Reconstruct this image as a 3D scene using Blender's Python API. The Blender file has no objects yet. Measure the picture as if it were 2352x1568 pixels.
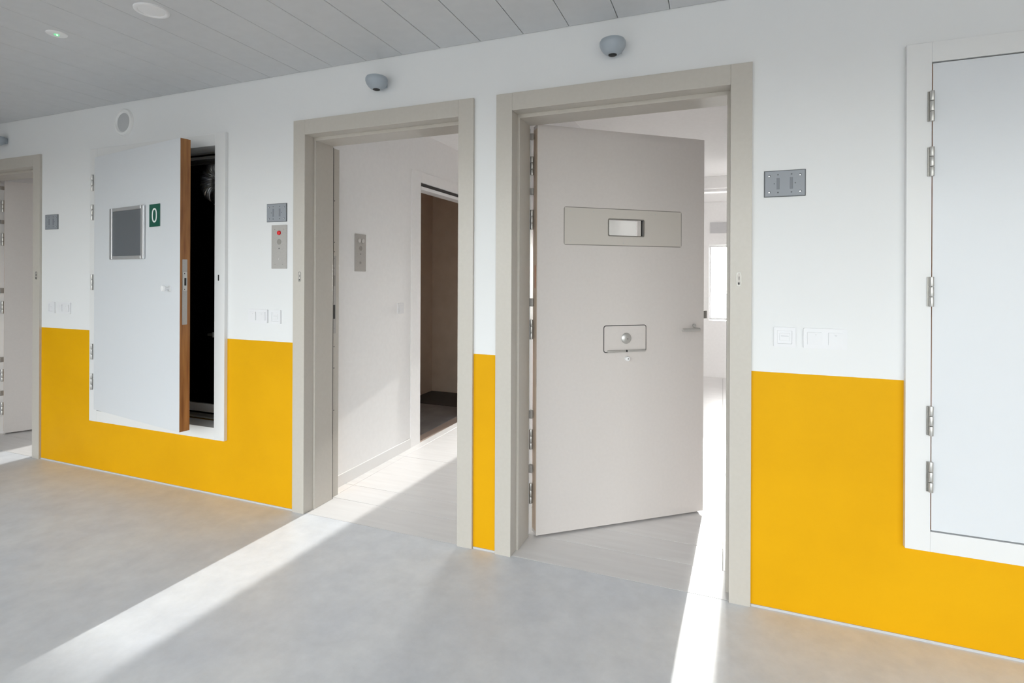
import bpy, bmesh, math
from mathutils import Vector, Matrix
from math import sin, cos, tan, pi, radians

C = bpy.context.scene.collection
sc = bpy.context.scene

# ------------------------------------------------------------------ camera
CAM_D, CAM_H, FPX = 2.43, 1.35, 1237.0
cam_data = bpy.data.cameras.new('camera')
cam = bpy.data.objects.new('camera', cam_data)
C.objects.link(cam)
cam_data.sensor_fit = 'HORIZONTAL'
cam_data.sensor_width = 36.0
cam_data.lens = 36.0 * FPX / 2352.0
cam_data.shift_x = 0.0
cam_data.shift_y = -148.0 / 2352.0
cam_data.clip_start = 0.05
yaw, roll = radians(21.37), 0.0041
cam.matrix_world = (Matrix.Translation((0, -CAM_D, CAM_H)) @ Matrix.Rotation(yaw, 4, 'Z')
                    @ Matrix.Rotation(radians(90), 4, 'X') @ Matrix.Rotation(roll, 4, 'Z'))
sc.camera = cam

# ------------------------------------------------------------------ world, sun, exposure
SKY_STRENGTH = 1.68
SUN_ROT = 0.0
world = bpy.data.worlds.new('sky')
sc.world = world
world.use_nodes = True
wn = world.node_tree.nodes
wl = world.node_tree.links
sky = wn.new('ShaderNodeTexSky')
sky.sky_type = 'NISHITA'; sky.sun_disc = False
sky.sun_elevation = radians(14.4); sky.sun_rotation = radians(SUN_ROT)
sky.altitude = 50; sky.air_density = 1.0; sky.dust_density = 2.3; sky.ozone_density = 1.0
grey = wn.new('ShaderNodeRGBToBW')
haze = wn.new('ShaderNodeMix'); haze.data_type = 'RGBA'; haze.inputs[0].default_value = 0.9
wl.new(sky.outputs[0], grey.inputs[0]); wl.new(sky.outputs[0], haze.inputs['A']); wl.new(grey.outputs[0], haze.inputs['B'])
wl.new(haze.outputs['Result'], wn['Background'].inputs['Color'])
wn['Background'].inputs['Strength'].default_value = SKY_STRENGTH

sun_data = bpy.data.lights.new('sun', 'SUN')
sun_data.energy = 7.5
sun_data.angle = radians(0.6)
sun_data.color = (1.0, 0.97, 0.94)
sun = bpy.data.objects.new('sun', sun_data)
C.objects.link(sun)
sun_dir = Vector((-0.037, -1.0, -0.256)).normalized()      # the way the light travels
sun.rotation_euler = sun_dir.to_track_quat('-Z', 'Y').to_euler()
sun.location = (1, 20, 6)

sc.view_settings.view_transform = 'Standard'
sc.view_settings.look = 'None'
sc.view_settings.gamma = 1.0
sc.view_settings.use_curve_mapping = False
sc.view_settings.exposure = 0.0
sc.cycles.use_denoising = True
sc.cycles.max_bounces = 12
sc.cycles.diffuse_bounces = 8
sc.cycles.glossy_bounces = 4
sc.cycles.transparent_max_bounces = 16
sc.cycles.sample_clamp_indirect = 8.0
sc.cycles.caustics_reflective = False
sc.cycles.caustics_refractive = False


def portal(cx, y, cz, w, h, to_plus_y):
    """daylight portal filling a window opening (guides sky sampling, gives no light of its own)"""
    d = bpy.data.lights.new('window_portal', 'AREA')
    d.shape = 'RECTANGLE'; d.size = w; d.size_y = h
    d.cycles.is_portal = True
    o = bpy.data.objects.new('window_portal', d); C.objects.link(o)
    o.location = (cx, y, cz)
    o.rotation_euler = (radians(90 if to_plus_y else -90), 0, 0)


# ------------------------------------------------------------------ materials
def mat(name, col, rough=0.5, metal=0.0, spec=0.5, coat=0.0):
    m = bpy.data.materials.new(name); m.use_nodes = True
    b = m.node_tree.nodes['Principled BSDF']
    b.inputs['Base Color'].default_value = (*col, 1)
    b.inputs['Roughness'].default_value = rough
    b.inputs['Metallic'].default_value = metal
    b.inputs['Specular IOR Level'].default_value = spec
    b.inputs['Coat Weight'].default_value = coat
    return m


def noise_col(m, scale, c0, c1, detail=4, stretch=(1, 1, 1), lo=0.35, hi=0.65, rough=None, bump=0.0):
    nt = m.node_tree; b = nt.nodes['Principled BSDF']
    tc = nt.nodes.new('ShaderNodeTexCoord'); mp = nt.nodes.new('ShaderNodeMapping')
    mp.inputs['Scale'].default_value = stretch
    no = nt.nodes.new('ShaderNodeTexNoise'); no.inputs['Scale'].default_value = scale
    no.inputs['Detail'].default_value = detail
    cr = nt.nodes.new('ShaderNodeValToRGB')
    cr.color_ramp.elements[0].position = lo; cr.color_ramp.elements[1].position = hi
    cr.color_ramp.elements[0].color = (*c0, 1); cr.color_ramp.elements[1].color = (*c1, 1)
    nt.links.new(tc.outputs['Object'], mp.inputs['Vector'])
    nt.links.new(mp.outputs['Vector'], no.inputs['Vector'])
    nt.links.new(no.outputs['Fac'], cr.inputs['Fac'])
    nt.links.new(cr.outputs['Color'], b.inputs['Base Color'])
    if bump:
        bp = nt.nodes.new('ShaderNodeBump'); bp.inputs['Strength'].default_value = bump
        bp.inputs['Distance'].default_value = 0.002
        nt.links.new(no.outputs['Fac'], bp.inputs['Height'])
        nt.links.new(bp.outputs['Normal'], b.inputs['Normal'])
    return m


M = {}
M['white_wall'] = noise_col(mat('white wall paint', (.86, .86, .85), .55), 35, (.85, .85, .845), (.87, .87, .86), bump=.03)
M['cell_wall'] = noise_col(mat('cell wall paint', (.86, .84, .83), .6), 35, (.88, .87, .87), (.90, .89, .89), bump=.01)
M['bath_wall'] = noise_col(mat('washroom wall tile', (.55, .47, .40), .45), 6, (.68, .56, .46), (.72, .60, .50))
M['gloss_white'] = mat('white lacquer', (.715, .735, .765), .32)
M['hatch_frame'] = mat('white frame lacquer', (.775, .775, .775), .35)
M['key_plug'] = mat('worn brass-nickel', (.62, .58, .54), .5)
M['grille'] = mat('light grey grille paint', (.66, .655, .67), .5)
M['grille2'] = mat('pale skirting', (.80, .79, .785), .4)
M['tray'] = mat('black shower floor', (.035, .032, .032), .5)
M['soft_groove'] = mat('soft groove', (.24, .225, .20), .6)
M['plate_white'] = mat('white switch plastic', (.80, .80, .82), .4)
M['trim_white'] = mat('white plastic', (.87, .87, .88), .35)
M['frame'] = noise_col(mat('greige frame paint', (.5, .47, .42), .33), 60, (.54, .505, .455), (.555, .52, .47), bump=.02)
M['leaf'] = noise_col(mat('greige door paint', (.5, .47, .45), .3), 60, (.66, .615, .59), (.675, .63, .605), bump=.02)
M['panel'] = mat('vision panel paint', (.61, .57, .525), .3)
M['groove'] = mat('shadow groove', (.10, .09, .08), .7)
M['steel'] = mat('brushed steel', (.60, .59, .57), .42, .85)
M['steel_dark'] = mat('dark steel', (.30, .29, .27), .35, .85)
M['plate_steel'] = noise_col(mat('matt steel plate', (.45, .43, .41), .42, .35), 80, (.40, .385, .37), (.45, .43, .41), stretch=(1, 1, 12))
M['grey_plastic'] = mat('grey panel', (.30, .32, .35), .45)
M['grey_edge'] = mat('dark grey rim', (.12, .13, .14), .5)
M['slot_grey'] = mat('slot grey', (.20, .215, .24), .5)
M['bowl_grey'] = mat('grey detector plastic', (.40, .45, .50), .4)
M['black'] = mat('black', (.008, .008, .008), .5)
M['red'] = mat('red button', (.75, .01, .015), .3)
M['green_sign'] = mat('green sign', (.006, .10, .065), .4)
M['alu'] = mat('aluminium', (.66, .67, .69), .28, .6)
M['board'] = mat('grey board', (.125, .135, .15), .5)
M['orange'] = mat('orange seal', (.55, .13, .03), .6)
M['tan_edge'] = mat('tan door edge', (.60, .48, .38), .55)
M['shaft'] = mat('unlit shaft black', (.006, .006, .006), .9, spec=.1)  # near-black colour stands in for the shade inside the shaft
M['duct'] = mat('aluminium duct foil', (.75, .75, .75), .3, .95)
M['pipe_green'] = mat('green pipe', (.02, .16, .07), .5)
M['foil_green'] = mat('cable', (.05, .06, .05), .5)
M['dark_tile'] = noise_col(mat('dark floor tile', (.07, .07, .075), .4), 5, (.20, .195, .20), (.28, .27, .275))
M['ceil'] = noise_col(mat('ceiling plank', (.6, .6, .6), .5), 20, (.63, .64, .655), (.65, .66, .675))
M['ground'] = mat('outside ground', (.58, .57, .55), .9)
M['seal'] = mat('floor seal', (.55, .56, .58), .6)

m = mat('oak edge', (.3, .13, .04), .5)
noise_col(m, 3.0, (.20, .072, .022), (.42, .19, .060), detail=8, stretch=(14, 14, 1.0), lo=.3, hi=.7)
M['wood'] = m

# tiles: pale with a fine grain
m = mat('pale floor tile', (.72, .70, .69), .38)
noise_col(m, 3.0, (.74, .72, .715), (.79, .775, .77), detail=6, stretch=(1, 9, 1), lo=.3, hi=.7)
M['tile'] = m

# screed floor with broad cloudy mottling and small scuffs
m = mat('grey screed floor', (.5, .5, .5), .42); M['floor'] = m
nt = m.node_tree; b = nt.nodes['Principled BSDF']
tc = nt.nodes.new('ShaderNodeTexCoord')
n1 = nt.nodes.new('ShaderNodeTexNoise'); n1.inputs['Scale'].default_value = 1.7; n1.inputs['Detail'].default_value = 7; n1.inputs['Roughness'].default_value = .6
n2 = nt.nodes.new('ShaderNodeTexNoise'); n2.inputs['Scale'].default_value = 9; n2.inputs['Detail'].default_value = 8; n2.inputs['Roughness'].default_value = .65
r1 = nt.nodes.new('ShaderNodeValToRGB')
r1.color_ramp.elements[0].position = .33; r1.color_ramp.elements[1].position = .68
r1.color_ramp.elements[0].color = (.70, .725, .775, 1); r1.color_ramp.elements[1].color = (.81, .82, .835, 1)
r2 = nt.nodes.new('ShaderNodeValToRGB')
r2.color_ramp.elements[0].position = .3; r2.color_ramp.elements[1].position = .75
r2.color_ramp.elements[0].color = (.90, .90, .90, 1); r2.color_ramp.elements[1].color = (1.05, 1.05, 1.05, 1)
mx = nt.nodes.new('ShaderNodeMix'); mx.data_type = 'RGBA'; mx.blend_type = 'MULTIPLY'; mx.inputs[0].default_value = 1.0
# pale scratches
n3 = nt.nodes.new('ShaderNodeTexNoise'); n3.inputs['Scale'].default_value = 5.5; n3.inputs['Detail'].default_value = 10; n3.inputs['Roughness'].default_value = .8
r3 = nt.nodes.new('ShaderNodeValToRGB'); r3.color_ramp.elements[0].position = .70; r3.color_ramp.elements[1].position = .76
r3.color_ramp.elements[0].color = (0, 0, 0, 1); r3.color_ramp.elements[1].color = (.5, .5, .5, 1)
mx2 = nt.nodes.new('ShaderNodeMix'); mx2.data_type = 'RGBA'; mx2.inputs['B'].default_value = (.68, .68, .67, 1)
L = nt.links.new
for n in (n1, n2, n3): L(tc.outputs['Object'], n.inputs['Vector'])
L(n1.outputs['Fac'], r1.inputs['Fac']); L(n2.outputs['Fac'], r2.inputs['Fac']); L(n3.outputs['Fac'], r3.inputs['Fac'])
L(r1.outputs['Color'], mx.inputs['A']); L(r2.outputs['Color'], mx.inputs['B'])
L(r3.outputs['Color'], mx2.inputs[0]); L(mx.outputs['Result'], mx2.inputs['A'])
L(mx2.outputs['Result'], b.inputs['Base Color'])
rr = nt.nodes.new('ShaderNodeMapRange'); rr.inputs['To Min'].default_value = .34; rr.inputs['To Max'].default_value = .52
L(n1.outputs['Fac'], rr.inputs['Value']); L(rr.outputs['Result'], b.inputs['Roughness'])

# corridor wall paint: yellow dado below 0.967 m, white above
m = mat('two tone wall paint', (.86, .86, .86), .5); M['dado_wall'] = m
nt = m.node_tree; b = nt.nodes['Principled BSDF']; L = nt.links.new
tc = nt.nodes.new('ShaderNodeTexCoord'); sx = nt.nodes.new('ShaderNodeSeparateXYZ')
ge = nt.nodes.new('ShaderNodeMath'); ge.operation = 'GREATER_THAN'; ge.inputs[1].default_value = .967
no = nt.nodes.new('ShaderNodeTexNoise'); no.inputs['Scale'].default_value = 2.5; no.inputs['Detail'].default_value = 3
cy = nt.nodes.new('ShaderNodeValToRGB')
cy.color_ramp.elements[0].position = .35; cy.color_ramp.elements[1].position = .65
cy.color_ramp.elements[0].color = (.72, .365, .0015, 1); cy.color_ramp.elements[1].color = (.76, .39, .002, 1)
mx = nt.nodes.new('ShaderNodeMix'); mx.data_type = 'RGBA'; mx.inputs['B'].default_value = (.80, .805, .81, 1)
L(tc.outputs['Object'], sx.inputs[0]); L(sx.outputs['Z'], ge.inputs[0]); L(tc.outputs['Object'], no.inputs['Vector'])
L(no.outputs['Fac'], cy.inputs['Fac']); L(ge.outputs[0], mx.inputs[0]); L(cy.outputs['Color'], mx.inputs['A'])
L(mx.outputs['Result'], b.inputs['Base Color'])
b.inputs['Roughness'].default_value = .55; b.inputs['Specular IOR Level'].default_value = .12

# window glass: clear with a faint mirror
m = bpy.data.materials.new('window glass'); m.use_nodes = True; M['glass'] = m
nt = m.node_tree; nt.nodes.clear()
out = nt.nodes.new('ShaderNodeOutputMaterial'); tr = nt.nodes.new('ShaderNodeBsdfTransparent'); gl = nt.nodes.new('ShaderNodeBsdfGlossy')
gl.inputs['Roughness'].default_value = .02; tr.inputs['Color'].default_value = (.97, .985, .98, 1)
fr = nt.nodes.new('ShaderNodeFresnel'); fr.inputs['IOR'].default_value = 1.35
ms = nt.nodes.new('ShaderNodeMixShader')
nt.links.new(fr.outputs[0], ms.inputs[0]); nt.links.new(tr.outputs[0], ms.inputs[1]); nt.links.new(gl.outputs[0], ms.inputs[2])
nt.links.new(ms.outputs[0], out.inputs['Surface'])

def emit(name, col, s):
    m = mat(name, col, .5)
    b = m.node_tree.nodes['Principled BSDF']
    b.inputs['Emission Color'].default_value = (*col, 1); b.inputs['Emission Strength'].default_value = s
    return m
M['green_led'] = emit('green indicator', (.25, .85, .4), .45)
M['green_spark'] = emit('green spark', (.7, 1, .8), 1.6)


# ------------------------------------------------------------------ mesh helpers
class MB:
    """collects shapes that belong to ONE piece"""
    def __init__(s): s.bm = bmesh.new()

    def box(s, x0, x1, y0, y1, z0, z1, bev=0.0, seg=2):
        t = bmesh.new()
        bmesh.ops.create_cube(t, size=1.0)
        for v in t.verts:
            v.co = Vector(((x0 + x1) / 2 + v.co.x * (x1 - x0), (y0 + y1) / 2 + v.co.y * (y1 - y0), (z0 + z1) / 2 + v.co.z * (z1 - z0)))
        if bev:
            bmesh.ops.bevel(t, geom=list(t.edges), offset=bev, segments=seg, profile=.5, affect='EDGES')
        return s._add(t)

    def _add(s, t, mtx=None):
        if mtx is not None: bmesh.ops.transform(t, matrix=mtx, verts=t.verts)
        me = bpy.data.meshes.new('tmp'); t.to_mesh(me); t.free()
        s.bm.from_mesh(me); bpy.data.meshes.remove(me)
        return s

    def cyl(s, p0, p1, r, seg=20, r2=None, bev=0.0):
        p0, p1 = Vector(p0), Vector(p1); d = p1 - p0
        t = bmesh.new()
        bmesh.ops.create_cone(t, cap_ends=True, segments=seg, radius1=r, radius2=r if r2 is None else r2, depth=d.length)
        if bev:
            es = [e for e in t.edges if abs(e.verts[0].co.z - e.verts[1].co.z) < 1e-6]
            bmesh.ops.bevel(t, geom=es, offset=bev, segments=2, profile=.5, affect='EDGES')
        q = d.to_track_quat('Z', 'Y').to_matrix().to_4x4()
        return s._add(t, Matrix.Translation((p0 + p1) / 2) @ q)

    def lathe(s, prof, at=(0, 0, 0), axis='Z', seg=32):
        """prof: (radius, height) pairs turned about the axis"""
        t = bmesh.new(); rings = []
        for r, h in prof:
            if r < 1e-6: rings.append([t.verts.new((0, 0, h))])
            else: rings.append([t.verts.new((r * cos(2 * pi * k / seg), r * sin(2 * pi * k / seg), h)) for k in range(seg)])
        for a, b in zip(rings, rings[1:]):
            for k in range(seg):
                k2 = (k + 1) % seg
                if len(a) == 1 and len(b) == 1: continue
                if len(a) == 1: t.faces.new((a[0], b[k], b[k2]))
                elif len(b) == 1: t.faces.new((a[k], b[0], a[k2]))
                else: t.faces.new((a[k], b[k], b[k2], a[k2]))
        if len(rings[0]) > 1: t.faces.new(rings[0])
        if len(rings[-1]) > 1: t.faces.new(list(reversed(rings[-1])))
        rot = {'Z': Matrix.Identity(4), '-Y': Matrix.Rotation(radians(90), 4, 'X'), 'X': Matrix.Rotation(radians(90), 4, 'Y'), '-Z': Matrix.Rotation(pi, 4, 'X')}[axis]
        return s._add(t, Matrix.Translation(at) @ rot)

    def rrect(s, cx, cz, w, h, r, y0, y1, seg=6, hole=None):
        """rounded rectangle in the XZ plane, y0 (front) to y1; hole = (w, h, r) centred"""
        t = bmesh.new()
        def ring(w, h, r, y):
            vs = []
            for sx, sz, a0 in ((1, 1, 0), (-1, 1, 90), (-1, -1, 180), (1, -1, 270)):
                for k in range(seg + 1):
                    a = radians(a0 + 90 * k / seg)
                    vs.append(t.verts.new((cx + sx * (w / 2 - r) + r * cos(a), y, cz + sz * (h / 2 - r) + r * sin(a))))
            return vs
        A = ring(w, h, r, y0); B = ring(w, h, r, y1); n = len(A)
        for k in range(n): t.faces.new((A[k], A[(k + 1) % n], B[(k + 1) % n], B[k]))
        if hole:
            a = ring(*hole, y0); b_ = ring(*hole, y1)
            for k in range(n):
                k2 = (k + 1) % n
                t.faces.new((a[k], b_[k], b_[k2], a[k2]))
                t.faces.new((A[k], a[k], a[k2], A[k2])); t.faces.new((B[k], B[k2], b_[k2], b_[k]))
        else:
            t.faces.new(A); t.faces.new(list(reversed(B)))
        return s._add(t)

    def slab(s, xs, zs, holes, y0, y1):
        """plate from y0 to y1 over the XZ grid xs x zs with rectangular holes (x0,x1,z0,z1): boundary faces only"""
        t = bmesh.new(); V = {}
        def v(i, j, f):
            k = (i, j, f)
            if k not in V: V[k] = t.verts.new((xs[i], y1 if f else y0, zs[j]))
            return V[k]
        def solid(i, j):
            if i < 0 or j < 0 or i >= len(xs) - 1 or j >= len(zs) - 1: return False
            cx, cz = (xs[i] + xs[i + 1]) / 2, (zs[j] + zs[j + 1]) / 2
            return not any(h[0] < cx < h[1] and h[2] < cz < h[3] for h in holes)
        for i in range(len(xs) - 1):
            for j in range(len(zs) - 1):
                if not solid(i, j): continue
                t.faces.new((v(i, j, 0), v(i + 1, j, 0), v(i + 1, j + 1, 0), v(i, j + 1, 0)))
                t.faces.new((v(i, j, 1), v(i, j + 1, 1), v(i + 1, j + 1, 1), v(i + 1, j, 1)))
                if not solid(i - 1, j): t.faces.new((v(i, j, 0), v(i, j + 1, 0), v(i, j + 1, 1), v(i, j, 1)))
                if not solid(i + 1, j): t.faces.new((v(i + 1, j, 0), v(i + 1, j, 1), v(i + 1, j + 1, 1), v(i + 1, j + 1, 0)))
                if not solid(i, j - 1): t.faces.new((v(i, j, 0), v(i, j, 1), v(i + 1, j, 1), v(i + 1, j, 0)))
                if not solid(i, j + 1): t.faces.new((v(i, j + 1, 0), v(i + 1, j + 1, 0), v(i + 1, j + 1, 1), v(i, j + 1, 1)))
        bmesh.ops.recalc_face_normals(t, faces=t.faces)
        return s._add(t)

    def turn(s, mtx):
        bmesh.ops.transform(s.bm, matrix=mtx, verts=s.bm.verts); return s

    def build(s, name, m, parent=None, loc=None, smooth=False, label=None, kind=None):
        bmesh.ops.recalc_face_normals(s.bm, faces=s.bm.faces)
        me = bpy.data.meshes.new(name); s.bm.to_mesh(me); s.bm.free()
        if smooth:
            for p in me.polygons: p.use_smooth = True
            try: me.set_sharp_from_angle(angle=radians(35))
            except Exception: pass
        me.materials.append(m)
        o = bpy.data.objects.new(name, me); C.objects.link(o)
        if parent: o.parent = parent
        if loc: o.location = loc
        if label: o['label'] = label
        if kind: o['kind'] = kind
        return o


def thing(name, label, cat, loc=(0, 0, 0), rz=0.0, group=None, kind=None):
    o = bpy.data.objects.new(name, None); C.objects.link(o)
    o.location = loc; o.rotation_euler = (0, 0, rz); o.empty_display_size = .1
    o['label'] = label
    if cat: o['category'] = cat
    if group: o['group'] = group
    if kind: o['kind'] = kind
    return o


def struct(mb, name, m, label=None):
    return mb.build(name, m, kind='structure', label=label)


def cuts(*v): return sorted(set(v))


# ------------------------------------------------------------------ setting
XL, XR, YB = -9.0, 6.0, -3.7
ZC = 2.52
TW = .24                                     # thickness of the corridor/cell wall
YO0, YO1 = 5.4, 5.8                          # outer wall
OPEN = {1: (-5.73, -4.75), 2: (-2.21, -1.237), 3: (-.948, .028)}      # door openings, front edge of the casings
LEG = .083
BOXES = {'L': (-4.085, -2.815), 'R': (.637, 1.907)}

# floor: the corridor screed, with the cells' tiles and thresholds as pieces of it
floor = struct(MB().box(XL, XR, YB, -.0015, -.1, 0), 'floor', M['floor'], 'grey mottled screed floor of the corridor')
MB().box(XL, XR, .0, YO1, -.12, -.012).build('tile_bed', M['soft_groove'], floor)
for k, (a, b_) in OPEN.items():
    MB().box(a - .05, b_ + .05, .0025, TW - .0015, -.012, 0, .0008, 1).build('threshold', M['tile'], floor)
def tiles(x0, x1, y0, y1, xs, ys, w, d, m, name, z=0.0, gap=.0012):
    x = xs
    while x < x1:
        y = ys
        while y < y1:
            a, b_, c, e = max(x, x0), min(x + w, x1), max(y, y0), min(y + d, y1)
            if b_ - a > .01 and e - c > .01:
                MB().box(a + gap, b_ - gap, c + gap, e - gap, -.011, z, .0008, 1).build(name, m, floor)
            y += d
        x += w
# cell 1, 2 and 3 (entry strip, then the room behind)
tiles(-5.82, -4.665, TW, 3.26, -5.996, -.155, 1.2, .6, M['tile'], 'floor_tile')
tiles(-2.292, -1.14, TW, 3.26, -3.42, -.155, 1.2, .6, M['tile'], 'floor_tile')
tiles(-3.30, -1.14, 3.26, YO0, -3.42, -.155, 1.2, .6, M['tile'], 'floor_tile')
tiles(-1.04, .11, TW, 3.26, -1.195, -.155, 1.2, .6, M['tile'], 'floor_tile')
tiles(-1.04, 1.2, 3.26, YO0, -1.195, -.155, 1.2, .6, M['tile'], 'floor_tile')
tiles(-5.82, -3.56, 3.26, YO0, -5.996, -.155, 1.2, .6, M['tile'], 'floor_tile')
# washroom: dark tiles
tiles(-3.2, -2.392, .97, 2.57, -3.2, .97, .404, .4, M['dark_tile'], 'dark_floor_tile')
MB().box(-3.2, -2.392, 2.572, 3.16, -.011, .003, .002, 1).build('shower_floor', M['tray'], floor)
MB().box(-2.392, -2.292, 1.375, 2.25, -.012, -.002, .001, 1).build('threshold', mat('washroom sill', (.42, .33, .28), .5), floor)

# corridor wall with three doorways and two hatch openings
xs, zs, holes = [XL, XR], [0, ZC + .1], []
for a, b_ in OPEN.values():
    holes.append((a - .05, b_ + .05, -1, 2.19)); xs += [a - .05, b_ + .05]; zs += [2.19]
for a, b_ in BOXES.values():
    holes.append((a + .06, b_ - .06, .40, 2.18)); xs += [a + .06, b_ - .06]; zs += [.40, 2.18]
wf = MB().slab(cuts(*xs), cuts(*zs), holes, 0, TW)
struct(wf, 'wall_front', M['dado_wall'], 'white corridor wall with a yellow painted dado below')
# thin seal along the foot of the corridor wall
segs = [(XL, OPEN[1][0] - LEG), (OPEN[1][1] + LEG, OPEN[2][0] - LEG), (OPEN[2][1] + LEG, OPEN[3][0] - LEG), (OPEN[3][1] + LEG, XR)]
for i, (a, b_) in enumerate(segs):
    struct(MB().box(a + .001, b_ - .001, -.004, 0, 0, .009), 'baseboard_%s' % 'abcd'[i] if 0 else 'trim_%d' % (i + 1), M['seal'], None)

# outer wall of the cells, with one window per cell
WZ0, WZ1 = .77, 1.80
WIN = {1: (-4.93, -3.85), 2: (-2.76, -1.66), 3: (-.175, 1.12)}
xs, holes = [XL, XR], []
for a, b_ in WIN.values(): holes.append((a, b_, WZ0, WZ1)); xs += [a, b_]
struct(MB().slab(cuts(*xs), cuts(-.1, WZ0, WZ1, ZC + .1), holes, YO0, YO1), 'wall_outer', M['cell_wall'], 'far white wall of the cells with the windows')

# corridor's opposite wall with large windows
BW = [(-5.5, -3.3), (-3.2, -.6), (-.5, 2.1), (2.2, 4.8)]
BZ0, BZ1 = .02, 2.40
xs, holes = [XL, XR], []
for a, b_ in BW: holes.append((a, b_, BZ0, BZ1)); xs += [a, b_]
struct(MB().slab(cuts(*xs), cuts(-.1, BZ0, BZ1, ZC + .1), holes, YB - .25, YB), 'wall_back', M['white_wall'])
struct(MB().box(XL - .2, XL, YB - .25, YO1, -.1, ZC + .1), 'wall_left', M['white_wall'])
struct(MB().box(XR, XR + .2, YB - .25, YO1, -.1, ZC + .1), 'wall_right', M['white_wall'])

def wall_x(name, x0, x1, y0, y1, hole=None, m='cell_wall'):
    """wall running along Y; hole = (y0, y1, z0, z1)"""
    ys, zs, hs = [y0, y1], [0, ZC], []
    if hole: ys += [hole[0], hole[1]]; zs += [max(hole[2], 0), hole[3]]; hs = [hole]
    mb = MB().slab(cuts(*ys), cuts(*zs), hs, 0, x1 - x0)
    # slab lies in XZ with thickness in Y: turn so that X->Y and Y->-X
    mb.turn(Matrix.Translation((x1, 0, 0)) @ Matrix.Rotation(radians(90), 4, 'Z'))
    return struct(mb, name, M[m])

wall_x('wall_cell_side', -5.92, -5.82, TW, YO0)
wall_x('wall_cell_side', -4.665, -4.565, TW, 3.16)
wall_x('wall_cell_side', -3.56, -3.46, 3.26, YO0)
wall_x('wall_washroom_front', -2.392, -2.292, TW, 3.26, (1.375, 2.25, -1, 2.085))
wall_x('wall_cell_side', -1.14, -1.04, TW, YO0)
wall_x('wall_cell_side', .11, .21, TW, 3.16)
wall_x('wall_cell_side', 1.2, 1.3, TW, YO0)
struct(MB().box(.11, 1.2, 3.16, 3.26, 0, ZC), 'wall_cell_back', M['cell_wall'])
struct(MB().box(-4.665, -3.46, 3.16, 3.26, 0, ZC), 'wall_cell_back', M['cell_wall'])
# washroom shell
struct(MB().box(-3.3, -2.392, 3.16, 3.26, 0, ZC), 'wall_washroom_back', M['bath_wall'])
struct(MB().box(-3.3, -2.392, .87, .97, 0, ZC), 'wall_washroom_near', M['bath_wall'])
struct(MB().box(-3.3, -3.2, .97, 3.16, 0, ZC), 'wall_washroom_side', M['bath_wall'])
struct(MB().box(-3.4, -3.3, .87, YO0, 0, ZC), 'wall_cell_side', M['cell_wall'])
struct(MB().slab(cuts(.97, 1.375, 2.25, 3.16), cuts(0, 2.085, ZC), [(1.375, 2.25, -1, 2.085)], 0, .006).turn(
    Matrix.Translation((-2.392, 0, 0)) @ Matrix.Rotation(radians(90), 4, 'Z')), 'wall_washroom_lining', M['bath_wall'])

# cell ceiling (one flat slab) with the dropped beam at the window end of the third cell
struct(MB().box(XL, XR, TW, YO1, ZC, ZC + .1), 'ceiling_cells', M['cell_wall'])
struct(MB().box(-1.04, 1.2, 4.2, YO0, 2.385, ZC, .004), 'trim_5', M['cell_wall'], 'white dropped beam under the cell ceiling near the window')

# corridor ceiling: planks running away from the wall
ceiling = struct(MB().box(XL, XR, YB - .25, TW, 2.545, ZC + .1), 'ceiling', M['groove'], 'grey ceiling of long metal planks')
x = -2.475 - .2257 * 29
me = None
while x < XR:
    if x > XL - .2:
        if me is None:
            o = MB().box(.0015, .2257 - .0015, YB, -.003, 2.515, 2.545, .0015, 1).build('ceiling_plank', M['ceil'], ceiling)
            me = o.data
        else:
            o = bpy.data.objects.new('ceiling_plank', me); C.objects.link(o); o.parent = ceiling
        o.location = (x, 0, 0)
    x += .2257

# ground outside
struct(MB().box(-60, 60, -60, 60, -.45, -.35), 'ground', M['ground'])

# ------------------------------------------------------------------ windows
def window(n, a, b_, z0, z1, y, fw, mid):
    w = thing('window_%d' % n, 'white framed window in the far wall of the cell' if y > 0 else 'corridor window', None, (a, y, z0), kind='structure')
    W, Hh = b_ - a, z1 - z0
    MB().rrect(W / 2, Hh / 2, W - .002, Hh - .002, .003, -.03, .03, 2, hole=(W - 2 * fw, Hh - 2 * fw, .002)).build('window_frame', M['trim_white'], w)
    if mid: MB().box(W / 2 - .02, W / 2 + .02, -.02, .02, fw, Hh - fw).build('mullion', M['trim_white'], w)
    MB().box(fw * .8, W - fw * .8, -.003, .003, fw * .8, Hh - fw * .8).build('window_pane', M['glass'], w)
    return w
for i, (a, b_) in WIN.items():
    window(i, a, b_, WZ0, WZ1, 5.68, .022, False)
    portal((a + b_) / 2, YO1 - .04, (WZ0 + WZ1) / 2, b_ - a, WZ1 - WZ0, False)
for i, (a, b_) in enumerate(BW):
    window(i + 4, a, b_, BZ0, BZ1, YB - .15, .05, True)
    portal((a + b_) / 2, YB - .22, (BZ0 + BZ1) / 2, b_ - a, BZ1 - BZ0, True)

# ------------------------------------------------------------------ door frames (steel casings)
YF = -.015
def door_frame(n, label):
    a, b_ = OPEN[n]
    d = thing('door_%d' % n, label, None, ((a + b_) / 2, 0, 0), kind='structure')
    w = (b_ - a) / 2
    f = M['frame']
    for s in (-1, 1):
        x0, x1 = sorted((s * w, s * (w + LEG)))
        leg = MB().box(x0, x1, YF, .06, 0, 2.238, .0015).build('frame_leg', f, d)
        x0, x1 = sorted((s * (w - .012), s * (w + .045)))
        MB().box(x0, x1, .06, .212, 0, 2.143, .002).build('jamb_lining', f, d)
    MB().box(-w, w, YF, .06, 2.153, 2.238, .0015).build('frame_head', f, d)
    MB().box(-w - .02, w + .02, .0605, .2115, 2.135, 2.185, .002).build('head_lining', f, d)
    return d, w

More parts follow.
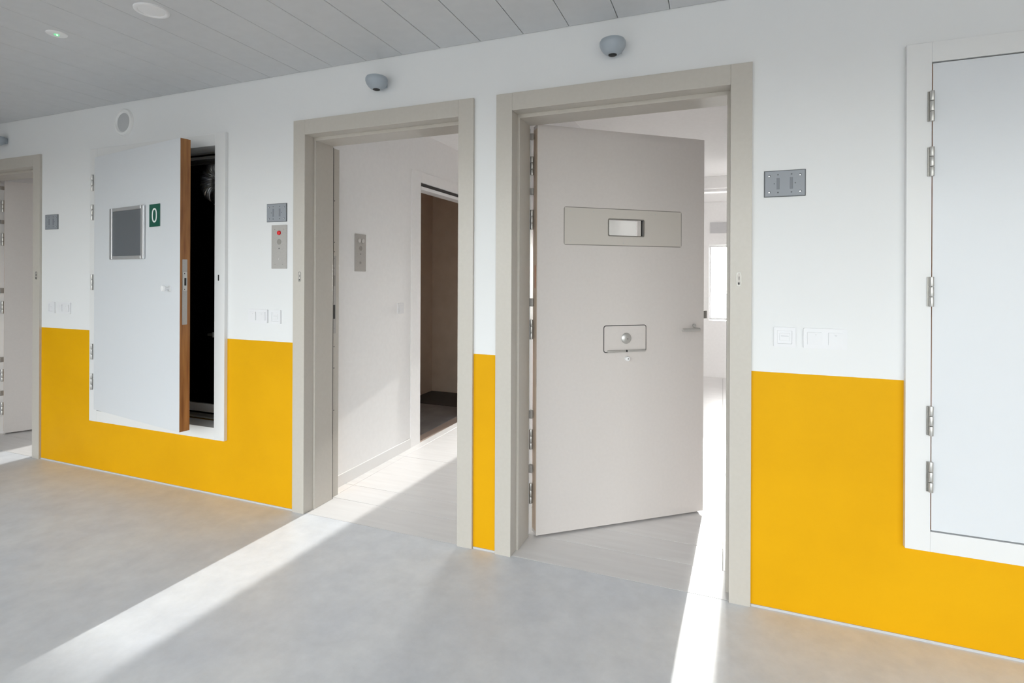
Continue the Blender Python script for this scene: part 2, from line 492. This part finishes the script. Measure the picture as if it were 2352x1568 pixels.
def keyhole(d, x, z):
    p = MB().rrect(x, z, .020, .058, .009, YF - .0015, YF, hole=(.012, .05, .005)).build('keyhole_rim', M['steel_dark'], d)
    MB().rrect(x, z, .012, .05, .005, YF - .0008, YF + .0002).build('cylinder_plug', M['key_plug'], p)
    k = MB().rrect(x, z - .018, .006, .010, .003, YF - .002, YF, 4)
    k.rrect(x + .001, z + .004, .002, .014, .0009, YF - .002, YF, 3)
    k.build('key_slot', M['black'], p)

d1, w1 = door_frame(1, 'greige door frame at the far left, its door ajar')
keyhole(d1, w1 + .045, 1.347)
d2, w2 = door_frame(2, 'middle greige door frame giving on to the sunlit cell passage')
keyhole(d2, -(w2 + .034), 1.347)
d3, w3 = door_frame(3, 'right greige door frame with a heavy grey door opened inwards')
keyhole(d3, w3 + .034, 1.345)
# cabling stub at the foot of the right leg
# latch side rebate of the middle door: strike strip with holes and lock keeper
st = MB().box(-w2 - .03, -w2 - .003, .219, .285, 0, 2.13, .001).build('strike_jamb', M['frame'], d2)
MB().box(-w2 - .02, -w2 + .0105, .2125, .2185, 0, 2.13).build('seal_gap', M['groove'], d2)
xs_ = -w2 - .003
for z in (1.811, 1.558, 1.50, .92, .789, .531):
    MB().cyl((xs_ - .001, .242, z), (xs_ + .0006, .242, z), .0035, 10).build('screw_hole', M['black'], st)
kp = MB().box(xs_ - .001, xs_ + .001, .226, .258, 1.00, 1.475, .0004, 1).build('lock_keeper', M['plate_steel'], d2)
MB().box(xs_, xs_ + .0016, .231, .249, 1.09, 1.175).build('bolt_hole', M['black'], kp)
MB().box(xs_, xs_ + .0014, .230, .250, 1.29, 1.355).build('latch_hole', M['steel_dark'], kp)
for z in (1.46, 1.40, 1.03):
    MB().cyl((xs_, .242, z), (xs_ + .0016, .242, z), .003, 10).build('screw', M['steel_dark'], kp)
# back side frame of the middle and the right door
MB().box(w2 + .003, w2 + .03, .219, .285, 0, 2.13, .001).build('hinge_jamb', M['frame'], d2)
MB().box(w3 + .003, w3 + .03, .219, .285, 0, 2.13, .001).build('strike_jamb', M['frame'], d3)
MB().box(-w3 - .045, -w3 + .004, .243, .285, 0, 2.13, .001).build('hinge_jamb', M['trim_white'], d3)
MB().box(-w1 - .045, -w1 + .004, .243, .285, 0, 2.13, .001).build('hinge_jamb', M['trim_white'], d1)
MB().box(w1 + .003, w1 + .03, .219, .285, 0, 2.13, .001).build('strike_jamb', M['frame'], d1)

# ------------------------------------------------------------------ heavy cell door leaf (local x along the leaf, y into its thickness)
def cell_leaf(d, corner, ang, full):
    LW, LH, T = 1.022, 2.13, .06
    px, py = corner
    c, s = cos(ang), sin(ang)
    # child of the door empty, which sits at (cx, 0, 0)
    mtx = Matrix.Translation((px - d.location.x, py, .012)) @ Matrix.Rotation(ang, 4, 'Z')
    holes = [(.408, .628, 1.563, 1.655)] if full else []
    mb = MB().slab(cuts(0, LW, *(h[i] for h in holes for i in (0, 1))), cuts(0, LH, *(h[i] for h in holes for i in (2, 3))), holes, 0, T)
    leaf = mb.build('door_leaf', M['leaf'], d); leaf.matrix_local = mtx
    MB().box(-.0015, 0, .006, T - .004, .02, LH - .02).build('edge_band', M['tan_edge'], leaf)
    MB().box(-.0025, -.0012, .022, .028, 1.28, 1.40).build('edge_seal', M['orange'], leaf)
    if full:
        # vision panel with its open slot and shutter
        g = MB().rrect(.5095, 1.610, .722, .202, .012, -.0006, .0002, hole=(.714, .194, .010)).build('panel_groove', M['soft_groove'], leaf)
        hx, hz = .518, 1.609
        vp = MB().slab(cuts(.1525, .8665, .408, .628), cuts(1.513, 1.707, 1.563, 1.655), [(.408, .628, 1.563, 1.655)], -.0022, 0).build('vision_panel', M['panel'], leaf)
        MB().rrect(.518, 1.609, .224, .096, .008, -.0028, -.0002, hole=(.212, .086, .007)).build('slot_rim', M['steel_dark'], leaf)
        MB().box(.596, .614, .006, .014, 1.563, 1.655, .001).build('slot_shutter', M['leaf'], leaf)
        MB().box(.614, .628, .014, .018, 1.563, 1.655).build('shutter_gap', M['black'], leaf)
        MB().box(.408, .596, .026, .030, 1.563, 1.655).build('slot_pane', M['glass'], leaf)
        for (u, z) in ((.185, 1.69), (.32, 1.69), (.185, 1.53), (.50, 1.525), (.70, 1.69), (.835, 1.53)):
            MB().cyl((u, -.0022, z), (u, -.003, z), .0035, 12).build('screw', M['steel'], vp)
        # food flap
        MB().rrect(.514, 1.004, .263, .148, .014, -.0008, .0002, hole=(.255, .140, .011)).build('flap_groove', M['black'], leaf)
        fl = MB().rrect(.514, 1.004, .255, .140, .011, -.0015, .0002).build('food_flap', M['leaf'], leaf)
        MB().lathe([(.0, 0), (.029, 0), (.030, .002), (.026, .006), (.010, .0095), (0, .010)], (.520, -.0015, 1.006), '-Y', 32).build('flap_lock', M['steel'], fl, smooth=True)
        MB().cyl((.524, -.0115, 1.003), (.524, -.0125, 1.003), .0025, 8).build('key_slot', M['black'], fl)
        for a, b_ in ((.404, .515), (.525, .636)):
            MB().cyl((a, -.006, .937), (b_, -.006, .937), .0065, 14, bev=.001).build('flap_hinge', M['steel'], leaf, smooth=True)
        MB().box(.515, .525, -.006, 0, .931, .943).build('hinge_pin', M['black'], leaf)
        sp = MB().cyl((.522, 0, .896), (.522, -.022, .896), .012, 24, bev=.002).build('flap_stop', M['trim_white'], leaf, smooth=True)
        MB().cyl((.522, -.022, .896), (.522, -.0225, .896), .0035, 12).build('stop_screw', M['steel_dark'], leaf)
        # lever handle and latch bolt
        MB().cyl((.955, 0, 1.066), (.955, -.010, 1.066), .010, 20, bev=.002).build('handle_rose', M['steel'], leaf, smooth=True)
        h = MB().cyl((.955, -.004, 1.048), (.955, -.046, 1.048), .008, 16)
        h.cyl((.962, -.046, 1.046), (.848, -.046, 1.046), .0095, 20, bev=.002)
        h.build('lever_handle', M['steel'], leaf, smooth=True)
        MB().box(LW - .002, LW + .034, .016, .042, 1.103, 1.148, .001).build('latch_bolt', M['steel_dark'], leaf)
        MB().box(.01, LW - .01, .02, .04, -.008, .002).build('drop_seal', M['groove'], leaf)
    else:
        MB().box(.01, LW - .01, .02, .04, -.008, .002).build('drop_seal', M['groove'], leaf)
    return leaf

leaf3 = cell_leaf(d3, (-.895, .214), radians(39.04), True)
leaf1 = cell_leaf(d1, (-5.655, .245), radians(62.5), False)

def hinges(d, x, y, zs_h, zs_c):
    x -= d.location.x
    for z0, z1 in zs_h:
        h = MB()
        n = 3
        for k in range(n):
            a = z0 + (z1 - z0) * k / n; b_ = z0 + (z1 - z0) * (k + 1) / n
            h.cyl((x, y, a + .0012), (x, y, b_ - .0012), .0095, 18, bev=.001)
        hh = h.build('hinge_knuckle', M['steel'], d, smooth=True)
        MB().cyl((x, y, z0 + .002), (x, y, z1 - .002), .007, 12).build('hinge_pin', M['steel_dark'], hh)
        pl = MB().box(x - .022, x - .006, y - .034, y - .031, z0 + .002, z1 - .002).build('hinge_plate', M['steel_dark'], d)
    for z0, z1 in zs_c:
        MB().box(x - .009, x + .014, y - .018, y + .006, z0, z1, .0015).build('security_lug', M['plate_steel'], d)

HZ = [(1.885, 1.986), (1.599, 1.705), (1.021, 1.127), (.443, .549), (.158, .266)]
LZ = [(2.072, 2.102), (1.784, 1.816), (1.196, 1.238), (.609, .651), (.324, .365)]
hinges(d3, -.9385, .250, HZ, LZ)
hinges(d1, -5.712, .262, HZ, LZ)

# ------------------------------------------------------------------ service hatches
def strip_hinge(par, x, y, z0, z1):
    h = MB()
    for k in range(3):
        a = z0 + (z1 - z0) * k / 3; b_ = z0 + (z1 - z0) * (k + 1) / 3
        h.cyl((x, y, a + .001), (x, y, b_ - .001), .0075, 18, bev=.001)
    o = h.build('hinge', M['steel'], par, smooth=True)
    MB().box(x - .012, x - .003, y + .004, y + .0075, z0 + .002, z1 - .002).build('hinge_plate', M['steel_dark'], o)

def hatch(key, label, grp='service hatches in the corridor wall'):
    a, b_ = BOXES[key]
    t = thing('service_hatch', label, 'hatch', (a, 0, .345), group=grp)
    W, Hh = b_ - a, 2.222 - .345
    m_ = M['hatch_frame']
    MB().box(0, .078, -.022, .10, 0, Hh, .0015).build('frame_stile', m_, t)
    MB().box(W - .085, W, -.022, .10, 0, Hh, .0015).build('frame_stile', m_, t)
    MB().box(.078, W - .085, -.022, .10, 0, .074, .0015).build('frame_rail', m_, t)
    MB().box(.078, W - .085, -.022, .10, Hh - .074, Hh, .0015).build('frame_rail', m_, t)
    return t, W, Hh

HH = [(.566, .679), (.773, .883), (1.247, 1.358), (1.725, 1.835), (1.927, 2.040)]
tR, W, Hh = hatch('R', 'closed white service hatch cut by the right edge of the photo')
z0 = .345
lf = MB().box(.082, W - .089, -.0165, .042, .078, Hh - .078, .001).build('door_leaf', M['gloss_white'], tR)
MB().box(.0812, .0822, -.0155, .04, .08, Hh - .08).build('wood_edge', M['wood'], lf)
for a, b_ in HH: strip_hinge(tR, .0765, -.030, a - z0, b_ - z0)

tL, W, Hh = hatch('L', 'white service hatch with its wood edged door swung open')
LA = radians(-8.98)
lw, T = 1.062, .059
mtx = Matrix.Translation((.079, -.040, .088)) @ Matrix.Rotation(LA, 4, 'Z')
lh = 2.157 - .433
lf = MB().box(0, lw, 0, T, 0, lh, .001).build('door_leaf', M['gloss_white'], tL); lf.matrix_local = mtx
MB().box(lw - .0005, lw + .0015, .002, T, .001, lh - .001).build('wood_edge', M['wood'], lf)
z = .433
ex = lw + .0015
lk = MB().rrect(0, 0, .028, .384, .003, 0, .0015).turn(Matrix.Translation((ex + .0015, .028, 1.254 - z)) @ Matrix.Rotation(radians(90), 4, 'Z')).build('lock_plate', M['plate_steel'], lf)
MB().box(ex + .001, ex + .006, .018, .040, 1.262 - z, 1.372 - z, .001).build('lock_case', M['steel'], lf)
MB().box(ex + .005, ex + .0065, .023, .034, 1.292 - z, 1.337 - z).build('bolt_hole', M['black'], lf)
for zz in (1.270, 1.362): MB().cyl((ex + .005, .024, zz - z), (ex + .0066, .024, zz - z), .0028, 10).build('screw', M['black'], lf)
kn = MB().lathe([(0, 0), (.017, 0), (.017, .003), (.007, .006), (.006, .022), (.016, .027), (.019, .036), (.016, .044), (0, .047)], (.955, 0, 1.275 - z), '-Y', 28)
kn.build('door_knob', M['trim_white'], lf, smooth=True)
for a, b_ in HH: strip_hinge(tL, .063, -.044, a - z0, b_ - z0)
# inner lining rails seen past the open leaf
def rail(z_, h_, y0, y1, m_):
    MB().box(.09, W - .095, y0, y1, z_ - z0, z_ + h_ - z0, .001).build('inner_rail', m_, tL)
rail(2.105, .020, .10, .16, M['steel_dark']); rail(.425, .012, .10, .16, M['steel_dark'])
rail(.445, .055, .165, .18, M['plate_steel']); rail(2.095, .022, .165, .18, M['steel_dark'])
MB().box(W - .088, W - .086, -.004, .0, 1.355 - z0 - .02, 1.355 - z0 + .02).build('strike_slot', M['black'], tL)
MB().rrect(W - .050, 1.338 - z0, .009, .036, .003, -.0235, -.021).build('keeper_slot', M['black'], tL)

# shaft behind each hatch, its darkness painted into near-black walls
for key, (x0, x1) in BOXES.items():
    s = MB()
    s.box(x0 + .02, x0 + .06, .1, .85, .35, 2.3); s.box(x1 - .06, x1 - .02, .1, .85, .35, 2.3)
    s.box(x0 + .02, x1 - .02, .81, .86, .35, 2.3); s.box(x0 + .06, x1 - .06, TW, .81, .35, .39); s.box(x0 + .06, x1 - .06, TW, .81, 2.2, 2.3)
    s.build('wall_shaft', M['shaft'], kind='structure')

# flexible duct coil in the left shaft
t = thing('ventilation_duct', 'crumpled silver foil duct in the dark open hatch', 'duct', (-3.30, .36, 2.02))
mb = MB(); R0, r0, NS, NT = .105, .062, 22, 110
tb = bmesh.new(); grid = []
for i in range(NT):
    a = pi * 1.5 * i / (NT - 1) - .2
    r = r0 * (1 + .07 * sin(i * 2.1) + .06 * sin(i * .53 + 1))
    ring = []
    for k in range(NS):
        q = 2 * pi * k / NS
        rr_ = R0 + r * (1 + .05 * sin(q * 5 + i * .9) + .04 * sin(q * 9 - i * 1.7)) * cos(q)
        ring.append(tb.verts.new((rr_ * cos(a), r * sin(q), rr_ * sin(a))))
    grid.append(ring)
for i in range(NT - 1):
    for k in range(NS):
        tb.faces.new((grid[i][k], grid[i][(k + 1) % NS], grid[i + 1][(k + 1) % NS], grid[i + 1][k]))
mb._add(tb)
mb.build('foil_hose', M['duct'], t, smooth=True)
MB().cyl((.0, .0, -.105), (.09, .0, -.105), .066, 24).build('duct_collar', M['steel_dark'], t)
t = thing('pipe_clamp_rail', 'small metal bracket rail across the dark shaft', 'bracket', (-3.60, .5, .90))
MB().box(0, .55, 0, .02, 0, .018, .002).build('rail', M['steel_dark'], t)
for xx in (.08, .15, .24): MB().cyl((xx, -.012, -.006), (xx, -.012, .03), .011, 14).build('clamp', M['steel'], t, smooth=True)
t = thing('green_pipe', 'thin green pipe low in the dark shaft', 'pipe', (-3.42, .45, .62))
MB().cyl((0, 0, 0), (0, 0, .10), .006, 12).build('pipe', M['pipe_green'], t, smooth=True)
MB().cyl((0, 0, -.22), (0, 0, .0), .004, 10).build('lower_pipe', M['foil_green'], t)
t = thing('meter_box', 'dark grey meter box half seen in the open hatch', 'box', (-3.36, .5, 1.40))
MB().box(0, .16, 0, .10, 0, .17, .004).build('case', M['grey_edge'], t)
MB().box(.02, .14, -.004, 0, .03, .14).build('cover', M['board'], t)

# things on the open hatch leaf
lm = Matrix.Translation((-4.01, -.040, 0)) @ Matrix.Rotation(LA, 4, 'Z')
def on_leaf(u, z_, out=0.0): return lm @ Vector((u, -out, z_))
p = on_leaf(.463, 1.621)
t = thing('notice_board', 'grey board in an aluminium frame on the open hatch door', 'board', p, LA)
w_, h_ = .433, .335
fr_ = M['alu']
for nm, q in (('frame_side', (-w_ / 2, -w_ / 2 + .034, -h_ / 2, h_ / 2)), ('frame_side', (w_ / 2 - .034, w_ / 2, -h_ / 2, h_ / 2)),
              ('frame_rail', (-w_ / 2 + .034, w_ / 2 - .034, h_ / 2 - .022, h_ / 2)), ('frame_rail', (-w_ / 2 + .034, w_ / 2 - .034, -h_ / 2, -h_ / 2 + .022))):
    MB().box(q[0], q[1], -.014, 0, q[2], q[3], .004, 3).build(nm, fr_, t)
MB().box(-w_ / 2 + .03, w_ / 2 - .03, -.006, 0, -h_ / 2 + .02, h_ / 2 - .02).build('panel', M['board'], t)
p = on_leaf(.791, 1.7175)
t = thing('number_sign', 'small green sign reading 0 beside the notice board', 'sign', p, LA)
MB().box(-.0605, .0605, -.003, 0, -.069, .069, .0008, 1).build('plate', M['green_sign'], t)
tb = bmesh.new(); A, B = [], []
for k in range(40):
    a = 2 * pi * k / 40
    def sup(rx, rz, n=2.4): return (rx * math.copysign(abs(cos(a)) ** (2 / n), cos(a)), rz * math.copysign(abs(sin(a)) ** (2 / n), sin(a)))
    x_, z_ = sup(.029, .044); A.append(tb.verts.new((x_, -.0036, z_)))
    x_, z_ = sup(.017, .034); B.append(tb.verts.new((x_, -.0036, z_)))
for k in range(40): tb.faces.new((A[k], A[(k + 1) % 40], B[(k + 1) % 40], B[k]))
g = MB(); g._add(tb); g.build('digit', mat('sign white', (.85, .88, .86), .4), t)

# ------------------------------------------------------------------ wall plates
def grey_panel(x0, z1, label):
    t = thing('indicator_panel', label, 'panel', (x0 + .0755, 0, z1 - .0535), group='grey indicator panels beside the cell doors')
    MB().box(-.0755, .0755, -.0045, 0, -.0535, .0535, .001, 1).build('back_plate', M['grey_edge'], t)
    MB().box(-.072, .0722, -.0065, -.0045, -.0505, .0505, .0008, 1).build('face_plate', M['grey_plastic'], t)
    for s in (-1, 1):
        MB().box(s * .024 - .0055, s * .024 + .0055, -.0074, -.0062, -.023, .023, .0005, 1).build('slot', M['slot_grey'], t)
        for z_ in (.036, -.036):
            MB().cyl((s * .0245, -.0064, z_), (s * .0245, -.0075, z_), .003, 12).build('screw', M['grey_edge'], t)
        MB().cyl((s * .038, -.0064, 0), (s * .038, -.0075, 0), .0024, 12).build('screw', M['grey_edge'], t)
        for z_ in (.032, -.034):
            o = MB().cyl((s * .056, -.0064, z_), (s * .056, -.0071, z_), .0048, 16).build('screw_recess', M['grey_edge'], t)
            MB().cyl((s * .056 - .001, -.0068, z_ - .001), (s * .056 - .001, -.0078, z_ - .001), .003, 12).build('screw_head', M['alu'], o)
grey_panel(.156, 1.786, 'grey two-slot panel right of the open heavy door')
grey_panel(-2.501, 1.773, 'grey two-slot panel above the intercom with red button')
grey_panel(-4.622, 1.790, 'grey two-slot panel beside the far left door frame')

# corridor intercom
t = thing('intercom', 'steel intercom plate with a red button on the corridor wall', 'intercom', (-2.4065, 0, 1.5205))
MB().rrect(0, 0, .115, .255, .004, -.004, 0).build('face_plate', M['plate_steel'], t)
MB().lathe([(0, 0), (.013, 0), (.013, .002), (.0115, .006), (.006, .0085), (0, .009)], (0, -.004, .081), '-Y', 28).build('red_button', M['red'], t, smooth=True)
MB().cyl((0, -.004, .029), (0, -.0045, .029), .0165, 28).build('speaker_grille', M['steel_dark'], t)
MB().cyl((0, -.004, -.010), (0, -.0046, -.010), .0035, 12).build('microphone_hole', M['black'], t)
MB().cyl((.001, -.004, -.072), (.001, -.0075, -.072), .004, 12).build('key_stud', M['steel'], t)
for xx, zz in ((-.033, .101), (.033, .101), (.026, -.102), (-.030, -.102)):
    MB().cyl((xx, -.004, zz), (xx, -.0048, zz), .0025, 10).build('screw', M['steel_dark'], t)

# intercom inside the middle cell: local frame turned so that -Y faces +X
t = thing('intercom', 'steel intercom plate on the cell wall seen through the middle doorway', 'intercom', (-2.292, .597, 1.510), radians(90))
MB().rrect(0, 0, .118, .253, .004, -.004, 0).build('face_plate', M['plate_steel'], t)
for s in (-1, 1):
    MB().lathe([(0, 0), (.015, 0), (.015, .003), (.011, .007), (0, .008)], (s * .020 + .004, -.004, .082), '-Y', 24).build('push_button', M['steel'], t, smooth=True)
MB().cyl((.002, -.004, .030), (.002, -.0045, .030), .0165, 28).build('speaker_grille', M['steel_dark'], t)
MB().cyl((.002, -.004, -.009), (.002, -.0046, -.009), .0035, 12).build('microphone_hole', M['black'], t)
MB().cyl((0, -.004, -.068), (0, -.0046, -.068), .009, 16).build('sensor', M['steel_dark'], t)
for xx, zz in ((-.05, .118), (.05, .118), (.05, -.118), (-.05, -.118)):
    MB().cyl((xx, -.004, zz), (xx, -.0046, zz), .0022, 10).build('screw', M['steel_dark'], t)

def single_plate(name, cat, loc, label, rz=0, w_=.079, grp='white single plates on the corridor wall'):
    t = thing(name, label, cat, loc, rz, group=grp)
    MB().rrect(0, 0, w_, .080, .004, -.0085, 0, hole=(.053, .053, .002)).build('cover_frame', M['plate_white'], t)
    MB().rrect(0, 0, .052, .052, .002, -.0065, 0).build('insert', M['plate_white'], t)
    MB().box(-.019, .019, -.0085, -.0065, -.014, .016, .0008, 1).build('flap', M['plate_white'], t)
    MB().box(-.014, .014, -.0088, -.0084, .0035, .0055).build('slot_line', mat('plate mark', (.55, .56, .58), .5), t)
    return t

def double_plate(x0, z1, label, icons=False):
    t = thing('light_switch', label, 'switch', (x0 + .0752, 0, z1 - .040), group='white double switches on the corridor wall')
    MB().rrect(0, 0, .1505, .080, .005, -.009, 0).build('cover_frame', M['plate_white'], t)
    for s in (-1, 1):
        r_ = MB().rrect(s * .0365 + 0, 0, .050, .050, .002, -.0135, -.008).turn(Matrix.Rotation(radians(2.5), 4, 'X')).build('rocker', M['plate_white'], t)
        g_ = mat('switch mark', (.50, .50, .52), .5)
        if s < 0: MB().rrect(s * .0365 + .004, .017, .0045, .006, .001, -.0142, -.012, 3).build('bell_mark', g_, r_)
        else: MB().rrect(s * .0365, .017, .009, .009, .0044, -.0142, -.012, 6, hole=(.006, .006, .0029)).build('lamp_mark', g_, r_)

single_plate('wall_socket', 'socket', (.2335, 0, 1.1125), 'white single socket plate right of the heavy grey door')
double_plate(.3005, 1.152, 'white double switch between the heavy door and the closed hatch')
double_plate(-2.640, 1.153, 'white double switch left of the middle door frame')
single_plate('wall_socket', 'socket', (-2.430, 0, 1.1125), 'white single socket plate touching the middle door frame side')
single_plate('wall_socket', 'socket', (-4.540, 0, 1.115), 'white single socket plate beside the far left door frame')
double_plate(-4.472, 1.155, 'white double switch just left of the open hatch')
single_plate('light_switch', 'switch', (-2.292, 1.085, 1.108), 'white switch on the cell wall before the dark washroom opening', radians(90), grp=None) if 0 else None
t = thing('light_switch', 'white switch on the cell wall before the dark washroom opening', 'switch', (-2.292, 1.085, 1.108), radians(90))
MB().rrect(0, 0, .080, .080, .004, -.009, 0).build('cover_frame', M['plate_white'], t)
MB().rrect(0, 0, .050, .050, .002, -.013, -.008).build('rocker', M['plate_white'], t)

# round loudspeaker
t = thing('wall_loudspeaker', 'round white loudspeaker above the open hatch', 'loudspeaker', (-3.762, 0, 2.381))
MB().lathe([(.062, .004), (.064, .010), (.072, .016), (.085, .014), (.091, .006), (.092, 0), (.0, 0)], (0, 0, 0), '-Y', 48).build('rim', M['white_wall'], t, smooth=True)
MB().lathe([(0, .011), (.050, .0095), (.064, .006), (.064, .001), (0, .001)], (0, 0, 0), '-Y', 40).build('grille', mat('speaker mesh', (.50, .51, .52), .7), t, smooth=True)

# bowl shaped detectors
def bowl(x_, label):
    t = thing('motion_detector', label, 'detector', (x_, 0, 2.365), group='grey bowl detectors high on the corridor wall')
    pr = [(0, .036), (.040, .035), (.052, .030), (.0572, .020), (.057, .008), (.052, -.006), (.043, -.019), (.032, -.029), (.024, -.0335), (.0, -.0335)]
    MB().lathe(pr, (0, -.0575, 0), 'Z', 40).build('bowl', M['bowl_grey'], t, smooth=True)
    MB().lathe([(0, -.0335), (.019, -.0335), (.018, -.036), (.010, -.038), (0, -.0385)], (0, -.0575, 0), 'Z', 28).build('lens', M['black'], t, smooth=True)
    MB().box(-.03, .03, -.02, 0, -.012, .028, .003).build('wall_bracket', M['bowl_grey'], t)
bowl(-1.697, 'grey bowl detector above the middle door frame')
bowl(-.456, 'grey bowl detector above the heavy door')
bowl(-5.125, 'grey bowl detector cut by the left photo edge')

# ceiling fittings
t = thing('ceiling_loudspeaker', 'larger round white disc in the ceiling planks', 'loudspeaker', (-2.34, -.806, 2.515))
t.scale = (.73, .73, 1)
MB().lathe([(.070, -.004), (.072, -.007), (.080, -.009), (.092, -.006), (.094, 0), (0, 0)], (0, 0, 0), 'Z', 48).build('rim', M['trim_white'], t, smooth=True)
MB().lathe([(0, -.0045), (.055, -.006), (.070, -.004), (.070, -.001), (0, -.001)], (0, 0, 0), 'Z', 40).build('cover', M['trim_white'], t, smooth=True)
t = thing('emergency_light', 'small round ceiling light with a green glow', 'light', (-3.0, -.811, 2.515))
t.scale = (.66, .66, 1)
MB().lathe([(.018, -.004), (.024, -.006), (.055, -.005), (.063, -.002), (.064, 0), (0, 0)], (0, 0, 0), 'Z', 40).build('rim', M['trim_white'], t, smooth=True)
MB().lathe([(0, -.010), (.012, -.009), (.018, -.004), (.018, -.001), (0, -.001)], (0, 0, 0), 'Z', 24).build('green_lens', M['green_led'], t, smooth=True)
MB().lathe([(0, -.0125), (.004, -.011), (.005, -.008), (0, -.008)], (.014, -.004, 0), 'Z', 12).build('indicator', M['green_spark'], t, smooth=True)

# ------------------------------------------------------------------ cell fittings
# washroom opening trim on the middle cell's left wall
tr = thing('trim_6', 'white casing around the dark washroom opening', None, (-2.292, 0, 0), kind='structure')
MB().box(0, .0065, 1.235, 1.375, 0, 2.20, .001, 1).build('casing_side', M['cell_wall'], tr)
MB().box(0, .0065, 1.375, 2.36, 2.115, 2.20, .001, 1).build('casing_head', M['cell_wall'], tr)
MB().box(0, .0065, 2.25, 2.36, 0, 2.115, .001, 1).build('casing_side', M['cell_wall'], tr)
MB().box(-.09, .004, 1.378, 2.25, 2.085, 2.112).build('track_gap', M['black'], tr)
MB().box(-.085, .010, 1.378, 2.25, 2.058, 2.084, .001, 1).build('track_rail', M['trim_white'], tr)
# skirting of the middle cell
bb = MB().box(-2.292, -2.283, TW, 1.235, 0, .075, .001, 1)
struct(bb, 'baseboard_left', M['grille2'], 'low pale skirting along the cell wall')
t = thing('coat_hook', 'dark hook high on the washroom wall', 'hook', (-3.2, 2.65, 2.02))
MB().cyl((0, 0, 0), (.05, 0, 0), .010, 14).build('stem', M['black'], t, smooth=True)
MB().cyl((.05, 0, -.012), (.05, 0, .022), .013, 14).build('knob', M['black'], t, smooth=True)
# air grille and lamp of the third cell
t = thing('air_grille', 'grey air grille above the cell window', 'grille', (-.165, YO0, 1.955))
MB().rrect(.15, .075, .30, .15, .003, -.012, 0, 2, hole=(.28, .13, .002)).build('grille_frame', M['grille'], t)
MB().box(.012, .288, -.004, 0, .012, .138).build('back_panel', M['grille'], t)
for k in range(6): MB().box(.012, .288, -.010, -.004, .018 + k * .020, .026 + k * .020).build('slat', M['grille'], t)
t = thing('strip_light', 'long slim white strip light under the cell beam', 'light', (-.9, 4.30, 2.385))
MB().box(0, 1.9, 0, .07, -.028, 0, .006).build('housing', M['trim_white'], t)
MB().box(.02, 1.88, .01, .06, -.036, -.028, .003).build('diffuser', emit('strip light', (1, .97, .93), .6), t)
